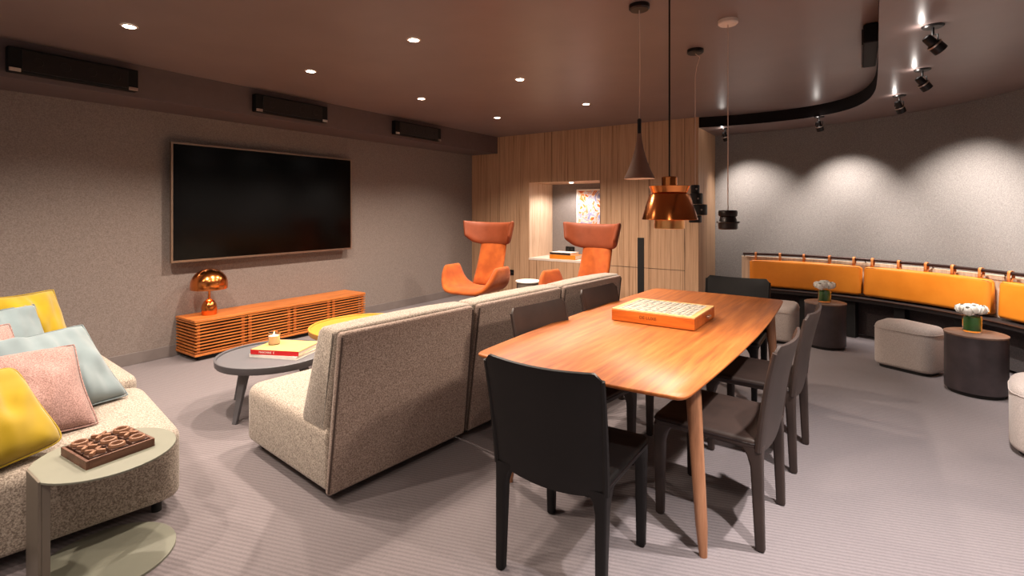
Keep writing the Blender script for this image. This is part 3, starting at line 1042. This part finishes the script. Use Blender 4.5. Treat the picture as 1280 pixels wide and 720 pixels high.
# ================================================================== WING ARMCHAIRS
def wing_chair(label, loc, rotz):
    t_ = thing('wing_armchair', label, 'armchair', loc, rotz, 'orange high-backed armchairs')
    # one curved shell: arm, seat, arm (front = +y)
    def seat(u, v_):
        s = -1 + 2 * u
        a = abs(s)
        ph = a * D(97)
        x = 0.352 * math.sin(ph) ** 0.85 + 0.02 * a ** 4; z = 0.40 + 0.25 * (1 - math.cos(ph)) ** 1.5
        f = min(1, max(0, (a - 0.4) / 0.6))
        yf = 0.34 - 0.15 * f ** 1.2 - 0.035 * a
        yb = -0.27 + 0.10 * f
        ym = (yf + yb) / 2; hw = (yf - yb) / 2 * (1 - 0.16 * max(0, (a - 0.82) / 0.18) ** 2)
        y = ym - hw + 2 * hw * v_
        z += 0.025 * max(0, 1 - a * 1.5) * (v_ - 0.4) - 0.02 * max(0, (v_ - 0.85) / 0.15) * (a < 0.6)
        return ((x if s > 0 else -x), y, z)
    b = BM(); sheet(b, seat, 28, 12, 0.07); obj('seat_shell', b, 'orange', t_, sub=1, ang=180)
    def back(u, v_):
        s = -1 + 2 * u
        w_ = 0.205 - 0.012 * v_
        z = 0.42 + 0.58 * v_
        y = -0.235 - 0.20 * v_ - 0.02 * math.sin(v_ * PI) + 0.022 * s * s
        return (s * w_, y, z)
    b = BM(); sheet(b, back, 14, 12, 0.055); obj('backrest', b, 'orange', t_, sub=1, ang=180)
    def head(u, v_):
        s = -1 + 2 * u
        a = abs(s)
        zt_ = 1.215 + 0.025 * a ** 2
        zb = 0.92 + 0.075 * a ** 2.5 + 0.05 * max(0, a - 0.75) / 0.25
        z = zb + (zt_ - zb) * v_
        half = (0.33 + 0.045 * v_)
        x = half * math.sin(s * 1.12) / math.sin(1.12)
        y = -0.415 - 0.03 * v_ + 0.20 * a ** 2.4
        return (x, y, z)
    b = BM(); sheet(b, head, 26, 10, 0.060); hd = obj('headrest', b, 'orange_out', t_, sub=1, ang=180)
    # swivel base
    b = BM(); tube(b, [(0, 0, 0.06), (0, 0, 0.385)], 0.025, 16); cyl(b, 0.13, 0.365, 0.382, 24); obj('column', b, 'black_metal', t_)
    for k in range(4):
        a = D(45 + 90 * k)
        b = BM(); tube(b, [(0.02 * math.cos(a), 0.02 * math.sin(a), 0.075), (0.16 * math.cos(a), 0.16 * math.sin(a), 0.05), (0.31 * math.cos(a), 0.31 * math.sin(a), 0.017)], 0.019, 12, 0.014); obj('base_arm', b, 'black_metal', t_)
    return t_


wa = wing_chair('orange high-backed wing armchair in the corner beside the left wall', (-3.86, 4.85, 0), PI + D(4))
dup(wa, (-2.52, 4.93, 0), PI - D(8), 'orange high-backed wing armchair in front of the niche, behind the sofa')
t_ = thing('side_table', 'small round side table with pale top between the orange armchairs', 'side table', (-3.37, 5.26, 0))
b = BM(); lathe(b, [(0, 0.485), (0.150, 0.485), (0.155, 0.489), (0.155, 0.498), (0.15, 0.502), (0, 0.502)], 36); obj('tabletop', b, 'white', t_)
b = BM(); lathe(b, [(0, 0), (0.135, 0), (0.138, 0.01), (0.138, 0.485), (0, 0.485)], 36); obj('drum_base', b, 'sage_dark', t_)

# ================================================================== NICHE CONTENTS, OUTLETS
t_ = thing('framed_print', 'bright abstract print in a thin frame inside the niche', 'picture', (-3.40, YW + ND, 1.37))
b = BM(); box(b, -0.315, 0.315, -0.012, -0.004, -0.31, 0.31); obj('print', b, 'print', t_, smooth=False)
b = BM()
for s in (-1, 1):
    box(b, s * 0.322 - 0.012, s * 0.322 + 0.012, -0.026, -0.002, -0.334, 0.334)
    box(b, -0.310, 0.310, -0.026, -0.002, s * 0.322 - 0.012, s * 0.322 + 0.012)
obj('frame', b, 'white', t_, bevel=0.002)
zl = NZ0 + 0.006
book('book', 'large orange book lying at the bottom of the niche stack', (-3.65, YW + 0.20, zl), D(4), 0.42, 0.30, 0.062, 'tan', 'tan', 'books in the niche')
book('book', 'white and black book lying on the orange book in the niche', (-3.69, YW + 0.21, zl + 0.062), D(-3), 0.36, 0.26, 0.035, 'white', 'ink', 'books in the niche')


def outlet(loc, label, w_=0.10):
    t_ = thing('power_outlet', label, 'outlet', loc, 0, 'black power outlets')
    b = BM(); prism(b, rrect(w_, 0.085, 0.008), 0, 0.008)
    bmesh.ops.transform(b, matrix=rx(PI / 2), verts=b.verts[:]); obj('cover_plate', b, 'black_plastic', t_)
    for s in (-1, 1):
        b = BM(); cyl(b, 0.017, 0.008, 0.0095, 20, s * w_ * 0.22, 0)
        bmesh.ops.transform(b, matrix=rx(PI / 2), verts=b.verts[:]); obj('socket', b, 'dark_slot', t_)


outlet((-4.53, YW, 0.385), 'black power outlet low on the wood wall between the armchairs')
outlet((-3.83, YW, 0.355), 'black power outlet behind the right orange armchair', 0.12)
outlet((-3.86, YW + ND, 0.735), 'black power outlet inside the niche above the books', 0.16)
lamp('niche_light', (-3.62, YW + 0.3, NZ1 - 0.03), (-3.7, YW + 0.33, NZ0), 30, (1.0, 0.86, 0.78), 150, 0.5, 0.04)
t_ = thing('niche_light', 'small recessed light under the top of the niche', 'light', (-3.62, YW + 0.3, NZ1))
b = BM(); lathe(b, [(0, -0.006), (0.03, -0.006), (0.034, -0.001), (0, -0.001)], 20); obj('lens', b, 'spot_face', t_)

# ================================================================== DINING TABLE
TH = 0.71
t_ = thing('dining_table', 'long walnut dining table with bowed sides and splayed round legs', 'table', (-0.962, 3.03, 0), D(-1.2))
HL, HW = 1.215, 0.485
pts = []
def bow(s): return 1 - s * s
N_ = 16
corner = 0.05
side = []
for k in range(N_ + 1):
    s = -1 + 2 * k / N_; side.append((HW + 0.04 * bow(s), s * (HL - 0.02)))
end = []
for k in range(1, N_):
    s = 1 - 2 * k / N_; end.append((s * HW, HL - 0.02 + 0.03 * bow(s)))
outl = side + end + [(-x_, -y_) for x_, y_ in side] + [(-x_, -y_) for x_, y_ in end]
# round the four corners
def smooth_corner(pl, it=3):
    for _ in range(it):
        q = []
        for i in range(len(pl)):
            a = Vector(pl[i]); b_ = Vector(pl[(i + 1) % len(pl)])
            q.append(tuple(a * 0.75 + b_ * 0.25)); q.append(tuple(a * 0.25 + b_ * 0.75))
        pl = q
    return pl
outl = smooth_corner(outl, 2)
b = BM()
rings = [[(x_, y_, z_) for x_, y_ in offset_poly(outl, d_)] for d_, z_ in ((0.035, TH - 0.026), (0.006, TH - 0.014), (0.0, TH - 0.008), (0.0, TH - 0.002), (0.002, TH))]
loft(b, rings); obj('tabletop', b, 'walnut', t_, ang=50)
b = BM()
for s in (-1, 1):
    box(b, s * 0.37 - 0.012, s * 0.37 + 0.012, -0.93, 0.93, TH - 0.085, TH - 0.026)
    box(b, -0.358, 0.358, s * 0.93 - 0.012, s * 0.93 + 0.012, TH - 0.085, TH - 0.026)
obj('apron', b, 'walnut_leg', t_, bevel=0.003)
for sx in (-1, 1):
    for sy in (-1, 1):
        b = BM(); tube(b, [(sx * 0.475, sy * 0.935, 0.0), (sx * 0.468, sy * 0.934, 0.12), (sx * 0.432, sy * 0.93, TH - 0.024)], 0.0155, 18, 0.031); obj('leg', b, 'walnut_leg', t_)

# game box on the table
t_ = thing('game_box', 'orange wooden game box with ivory tiles in its open top, on the dining table', 'game box', (-0.978, 3.065, TH), D(-1))
bw, bd, bh = 0.49, 0.43, 0.072
b = BM()
box(b, -bw / 2, bw / 2, -bd / 2, bd / 2, 0.004, bh - 0.004)
bx_ = obj('body', b, 'gamebox', t_, bevel=0.003)
b = BM()
for s in (-1, 1):
    box(b, s * (bw / 2 - 0.016) - 0.016, s * (bw / 2 - 0.016) + 0.016, -bd / 2, bd / 2, bh - 0.004, bh + 0.004)
    box(b, -bw / 2 + 0.032, bw / 2 - 0.032, s * (bd / 2 - 0.016) - 0.016, s * (bd / 2 - 0.016) + 0.016, bh - 0.004, bh + 0.004)
obj('rim', b, 'gamebox_pale', t_, bevel=0.001)
for s in (-1, 1):
    for s2 in (-1, 1):
        b = BM(); cyl(b, 0.012, 0, 0.0045, 14, s * 0.20, s2 * 0.17); obj('foot', b, 'black_foot', t_)
b = BM(); box(b, -0.008, 0.008, -0.028, 0.028, -0.008, 0.008); bmesh.ops.transform(b, matrix=tr(bw / 2 + 0.014, 0.03, 0.042), verts=b.verts[:])
box(b, bw / 2 - 0.001, bw / 2 + 0.008, 0.022, 0.038, 0.037, 0.047); obj('drawer_knob', b, 'silver', t_, bevel=0.003)
b = text_bm('DE LUXE', 0.026); bmesh.ops.transform(b, matrix=tr(-0.02, -bd / 2 - 0.0006, 0.04) @ rx(PI / 2), verts=b.verts[:]); obj('front_lettering', b, 'burnt', t_, smooth=False)
# rows of loose ivory tiles: individual things
tile0 = None
rnd = random.Random(3)
cx0, cy0 = -0.978, 3.065
cols, rows = 9, 9
tb = BM(); box(tb, -0.0215, 0.0215, -0.0175, 0.0175, 0, 0.009)
tile_mesh_o = None
k = 0
for r_ in range(rows):
    for c_ in range(cols):
        lx = -0.19 + c_ * 0.0475 + rnd.uniform(-0.002, 0.002); ly = -0.164 + r_ * 0.041 + rnd.uniform(-0.002, 0.002)
        q = Matrix.Rotation(D(-1), 3, 'Z') @ Vector((lx, ly, 0))
        if tile_mesh_o is None:
            o = obj('game_tile', tb, 'tile', None, bevel=0.002)
            m2 = BM(); box(m2, -0.015, 0.012, -0.0045, 0.0045, 0.009, 0.0094); box(m2, -0.0045, 0.0045, -0.012, 0.010, 0.009, 0.0093)
            mk = obj('tile_mark', m2, 'ink', o, smooth=False)
            tile_mesh_o = (o, mk)
            tag(o, 'small ivory tile among the rows filling the top of the wooden game box', 'game tile', 'ivory tiles in the game box')
        else:
            o = tile_mesh_o[0].copy(); COL.objects.link(o)
            mk = tile_mesh_o[1].copy(); COL.objects.link(mk); mk.parent = o
            mk.location.x = rnd.uniform(-0.004, 0.004)
        o.location = (cx0 + q.x, cy0 + q.y, TH + bh - 0.004)
        o.rotation_euler = (0, 0, D(-1) + rnd.uniform(-0.06, 0.06) + (PI / 2 if False else 0))

# ================================================================== DINING CHAIRS
def dining_chair(label, loc, rotz, mat):
    t_ = thing('dining_chair', label, 'chair', loc, rotz, 'saddle leather dining chairs')
    SW = 0.455
    out = roundpoly([(-SW / 2, -0.20), (SW / 2, -0.20), (SW / 2 + 0.012, 0.235), (-SW / 2 - 0.012, 0.235)], [0.02, 0.02, 0.045, 0.045], 6)
    b = BM(); softslab(b, out, 0.405, 0.450, 0.016, -0.006, 4); st = obj('seat', b, mat, t_, ang=60)
    b = BM(); rim = [(x_, y_, 0.432) for x_, y_ in offset_poly(out, -0.001)]; tube(b, rim + [rim[0]], 0.0028, 6); obj('seat_seam', b, 'stitch', st)
    # leather back: leaning, hollowed across, with a curved skirt below the seat
    def back(u, v_):
        s = -1 + 2 * u
        a = abs(s)
        zb = 0.405 - 0.035 * (1 - a ** 2)
        zt_ = 0.842 - 0.010 * (1 - a ** 2) - 0.028 * max(0, (a - 0.88) / 0.12) ** 2
        z = zb + (zt_ - zb) * v_
        w_ = 0.222 + 0.012 * v_
        f = (z - 0.40) / 0.44
        y = -0.205 - 0.035 * max(0, f) - 0.035 * max(0, f) ** 2 - 0.030 * (1 - s * s) * (0.25 + 0.75 * max(0, min(1, f)))
        return (s * w_, y, z)
    b = BM(); sheet(b, back, 20, 16, 0.020); bk = obj('backrest', b, mat, t_, ang=60)
    for u in (0.0, 1.0):
        b = BM(); tube(b, [Vector(back(u, v_ / 12)) for v_ in range(13)], 0.0135, 8, 0.010); obj('back_edge', b, mat, bk)
    def leg(x_, y_, top, front):
        b = BM()
        sp = 0.012 if front else 0.0
        secs = []
        ztop = top
        lean = 0.0 if front else -0.015
        for f in (0.0, 0.06, 0.5, 0.80, 0.9, 0.96, 1.0):
            z = ztop * f
            w_ = 0.0175 + 0.0055 * f; d_ = 0.018 + 0.006 * f
            g = max(0, (f - 0.8) / 0.2) ** 2        # gusset flares under the seat
            ext = 0.035 * g
            yy = y_ + lean * (1 - f)
            sx = 1 if x_ > 0 else -1; sy = 1 if front else -1
            xs = sorted((x_ + sx * w_, x_ - sx * (w_ + ext))); ys = sorted((yy + sy * d_, yy - sy * (d_ + ext)))
            cxm = (xs[0] + xs[1]) / 2; cym = (ys[0] + ys[1]) / 2
            rr = rrect(xs[1] - xs[0], ys[1] - ys[0], 0.010, 4, cxm, cym)
            secs.append([(px_, py_, 0.006 + z * (ztop - 0.006) / ztop) for px_, py_ in rr])
        loft(b, secs); lg = obj('leg', b, mat, t_, ang=50)
        b = BM(); cyl(b, 0.015, 0, 0.007, 14, x_, y_ + (0 if front else -0.015)); obj('glide', b, 'black_foot', lg)
    for sx in (-1, 1):
        leg(sx * 0.208, 0.208, 0.412, True)
        leg(sx * 0.205, -0.195, 0.415, False)
    return t_


ch = dining_chair('black leather dining chair nearest the camera, at the table head', (-0.935, 1.795, 0), D(2), 'chair')
dup(ch, (-0.80, 4.075, 0), PI + D(-1), 'black leather dining chair at the far head of the table')
c2 = dining_chair('dark brown leather dining chair on the right side, nearer the camera', (-0.52, 2.47, 0), D(86), 'chair_brown')
dup(c2, (-0.475, 3.235, 0), D(86.5), 'dark brown leather dining chair on the right side, farther from camera')
dup(c2, (-1.25, 2.45, 0), D(-99), 'black leather dining chair on the sofa side, browned for lit sheen, nearer one')  # sofa-side black leather: brown colour stands in for reflected pendant light
dup(c2, (-1.235, 3.25, 0), D(-96), 'black leather dining chair on the sofa side, browned for lit sheen, farther one')

# ================================================================== BANQUETTE ALONG THE CURVED WALL
CC = (-0.731, 4.523)
t_ = thing('banquette', 'dark curved banquette bench along the curved wall', 'bench')
A0, A1 = 100.8, 8
b = BM(); arcsolid(b, 2.10, 2.40, 0.395, 0.435, A0, A1, 60); obj('seat', b, 'bench', t_, bevel=0.008)
b = BM(); arcsolid(b, 2.24, 2.27, 0.03, 0.395, A0 - 1, A1, 60); obj('apron', b, 'bench_panel', t_)
b = BM(); arcsolid(b, 2.33, 2.38, 0.02, 0.80, A0 + 0.6, A1, 60); obj('back_panel', b, 'veneer_light', t_)
b = BM(); arcsolid(b, 2.094, 2.11, 0.431, 0.438, A0, A1, 60); obj('seat_piping', b, 'rail', t_)
for a in (98, 84, 72, 60, 46, 30, 14):
    b = BM(); arcsolid(b, 2.15, 2.24, 0, 0.395, a + 1.3, a - 1.3, 4); obj('leg', b, 'black_foot', t_)

t_ = thing('hanging_rail', 'dark curved metal rail above the tan back cushions', 'rail')
b = BM(); tube(b, [arcp(2.28, A0 + 0.3 + (A1 - A0) * k / 60, 0.838) for k in range(61)], 0.015, 12); obj('bar', b, 'rail', t_)
for a in (100.6, 85, 70, 55, 40.2, 24, 10):
    b = BM(); p0 = Vector(arcp(2.28, a, 0.838)); p1 = Vector(arcp(2.36, a, 0.79)); pm = Vector(arcp(2.33, a, 0.825))
    tube(b, [p0, pm, p1], 0.007, 8); obj('bracket', b, 'rail', t_)


def back_cushion(label, a0, a1, straps):
    am = (a0 + a1) / 2
    o3 = Vector(arcp(2.265, am, 0.455))
    t_ = thing('back_cushion', label, 'cushion', o3, 0, 'tan leather cushions hung from the rail')
    sec = roundpoly([(-0.055, 0.0), (0.045, 0.0), (0.035, 0.31), (-0.035, 0.31)], 0.028, 5)   # (radial, z)
    b = BM(); rings = []
    n = 40
    for k in range(n + 1):
        f = k / n
        a = a0 + (a1 - a0) * f
        e = min(f, 1 - f) * abs(a1 - a0) / 57.3 * 2.27      # metres from the end
        ins = 0.022 * max(0, 1 - e / 0.03) ** 2 - 0.006 * math.sin(f * PI) - 0.003 * noise.noise(Vector((f * 9, a0, 0)))
        rings.append([tuple(Vector(arcp(2.265 + x_, a, 0.455 + z_)) - o3) for x_, z_ in offset_poly(sec, ins)])
    loft(b, rings); obj('pad', b, 'tan', t_, ang=60)
    b = BM()
    tube(b, [Vector(arcp(2.232, a0 + (a1 - a0) * (0.004 + 0.992 * k / 40), 0.757)) - o3 for k in range(41)], 0.003, 6); obj('welt', b, 'strap', t_)
    for a in straps:
        b = BM()
        pth = [(2.255, 0.755)] + [(2.28 - 0.021, 0.80)] + [(2.28 + 0.021 * math.cos(q), 0.838 + 0.021 * math.sin(q)) for q in [PI - PI * k / 10 for k in range(11)]] + [(2.28 + 0.021, 0.80), (2.2655, 0.758)]
        da = 0.30
        outer = []
        for (r_, z_) in pth:
            outer.append((r_, z_))
        A = [[b.verts.new(Vector(arcp(r_, a + s * da, z_)) - o3) for r_, z_ in outer] for s in (-1, 1)]
        for i in range(len(outer) - 1):
            b.faces.new((A[0][i], A[0][i + 1], A[1][i + 1], A[1][i]))
        so = obj('strap', b, 'strap', t_)
        m_ = so.modifiers.new('solidify', 'SOLIDIFY'); m_.thickness = 0.005; m_.offset = 0


back_cushion('long tan leather back cushion at the far left of the banquette', 99.2, 70.1, (97.5, 90.9, 84.6, 78.1, 72.1))
back_cushion('long tan leather back cushion behind the right flower vase', 69.5, 41.0, (67.7, 61.6, 55.5, 49.7, 43.8))
back_cushion('tan leather back cushion cut off by the right picture edge', 39.4, 10.5, (37.7, 31, 25, 19, 13))

# ================================================================== DRUM TABLES, OTTOMANS, FLOWERS
def drum_table(label, x, y, r, h):
    t_ = thing('drum_table', label, 'side table', (x, y, 0), 0, 'dark round drum tables')
    b = BM(); lathe(b, [(0, 0.0), (r - 0.02, 0.0), (r - 0.02, 0.03), (0, 0.03)], 48); obj('plinth', b, 'black_foot', t_)
    b = BM(); lathe(b, [(0, 0.03), (r, 0.03), (r, h - 0.014), (0, h - 0.014)], 64); obj('drum', b, 'bronze_tbl', t_)
    b = BM(); lathe(b, [(0, h - 0.014), (r + 0.003, h - 0.014), (r + 0.004, h - 0.002), (r, h), (0, h)], 64); obj('tabletop', b, 'bronze_top', t_)


DT = [(-0.27, 5.985, 0.18, 0.45), (0.735, 5.12, 0.183, 0.45)]
drum_table('dark drum table behind the right dining chairs, holding white tulips', *DT[0])
drum_table('large dark drum table between the grey ottomans, holding white tulips', *DT[1])


def vase(label, x, y, z, n, seed):
    rn = random.Random(seed)
    t_ = thing('flower_vase', label, 'flower vase', (x, y, z + 0.0005), 0, 'green vases of white tulips')
    b = BM(); lathe(b, [(0, 0), (0.054, 0), (0.057, 0.004), (0.057, 0.118), (0.053, 0.118), (0.053, 0.008), (0, 0.008)], 32); obj('glass_vase', b, 'clear', t_)
    b = BM()
    lathe(b, [(0.0495, 0.012), (0.0515, 0.012), (0.0515, 0.112), (0.0495, 0.112), (0.0495, 0.012)], 32)
    obj('leaf_wrap', b, 'stem', t_)
    b = BM()
    for k in range(14):
        a = rn.uniform(0, 2 * PI); r_ = rn.uniform(0, 0.04)
        tube(b, [(r_ * math.cos(a) * 0.6, r_ * math.sin(a) * 0.6, 0.012), (r_ * math.cos(a), r_ * math.sin(a), 0.12)], 0.004, 6)
    obj('stems', b, 'stem', t_)
    for k in range(n):
        a = 2 * PI * k * 0.381966 * 1.0
        r_ = 0.07 * math.sqrt((k + 0.3) / n)
        h = 0.152 + 0.03 * (1 - r_ / 0.075) + rn.uniform(-0.006, 0.006)
        b = BM()
        for q in range(6):
            aa = q * PI / 3
            rings = []
            for s, w_, rad in ((0, 0.008, 0.008), (0.3, 0.024, 0.026), (0.65, 0.025, 0.028), (0.9, 0.014, 0.021), (1.0, 0.004, 0.015)):
                zz = -0.03 + 0.072 * s
                c_, s_ = math.cos(aa), math.sin(aa)
                off = rad * (0.9 if q % 2 else 1.05)
                rings.append([(c_ * (off + dx) - s_ * w_ * t2, s_ * (off + dx) + c_ * w_ * t2, zz) for t2, dx in ((-1, -0.004), (0, 0.002), (1, -0.004), (0, -0.001))])
            loft(b, rings)
        bmesh.ops.transform(b, matrix=tr(r_ * math.cos(a), r_ * math.sin(a), h) @ rz(a) @ ry(r_ * 8), verts=b.verts[:])
        obj('tulip', b, 'petal', t_)
        
vase('green glass vase of white tulips on the farther drum table', -0.275, 5.975, 0.45, 10, 1)
vase('green glass vase of white tulips on the nearer drum table', 0.72, 5.15, 0.45, 10, 2)


def ottoman(label, loc, pts, h, r):
    t_ = thing('ottoman', label, 'ottoman', loc, 0, 'grey pebble ottomans')
    pl = roundpoly(pts, r, 8)
    b = BM(); softslab(b, pl, 0.025, h, 0.055, 0.012, 5, 0.03); bo = obj('upholstered_body', b, 'otto', t_, ang=70)
    b = BM(); q = [(x_, y_, h - 0.056) for x_, y_ in offset_poly(pl, -0.0015)]; tube(b, q + [q[0]], 0.003, 6); obj('seam', b, 'otto', bo)
    cx_ = sum(p[0] for p in pl) / len(pl); cy_ = sum(p[1] for p in pl) / len(pl)
    b = BM(); prism(b, [(cx_ + (x_ - cx_) * 0.85, cy_ + (y_ - cy_) * 0.85) for x_, y_ in pl], 0, 0.03); obj('plinth', b, 'black_foot', t_)


ottoman('grey pebble shaped ottoman left of the nearer drum table', (0.38, 5.52, 0), [(-0.28, -0.03), (0.11, -0.21), (0.25, 0.0), (-0.02, 0.24), (-0.18, 0.22)], 0.40, 0.10)
ottoman('grey ottoman at the far left, behind the farther drum table', (-0.80, 6.08, 0), [(-0.28, -0.28), (0.29, -0.27), (0.28, 0.26), (-0.25, 0.28)], 0.38, 0.10)
ottoman('pale grey rounded ottoman cut by the right picture edge', (0.955, 4.08, 0), [(-0.26, -0.22), (0.20, -0.27), (0.28, 0.18), (-0.18, 0.27)], 0.40, 0.17)
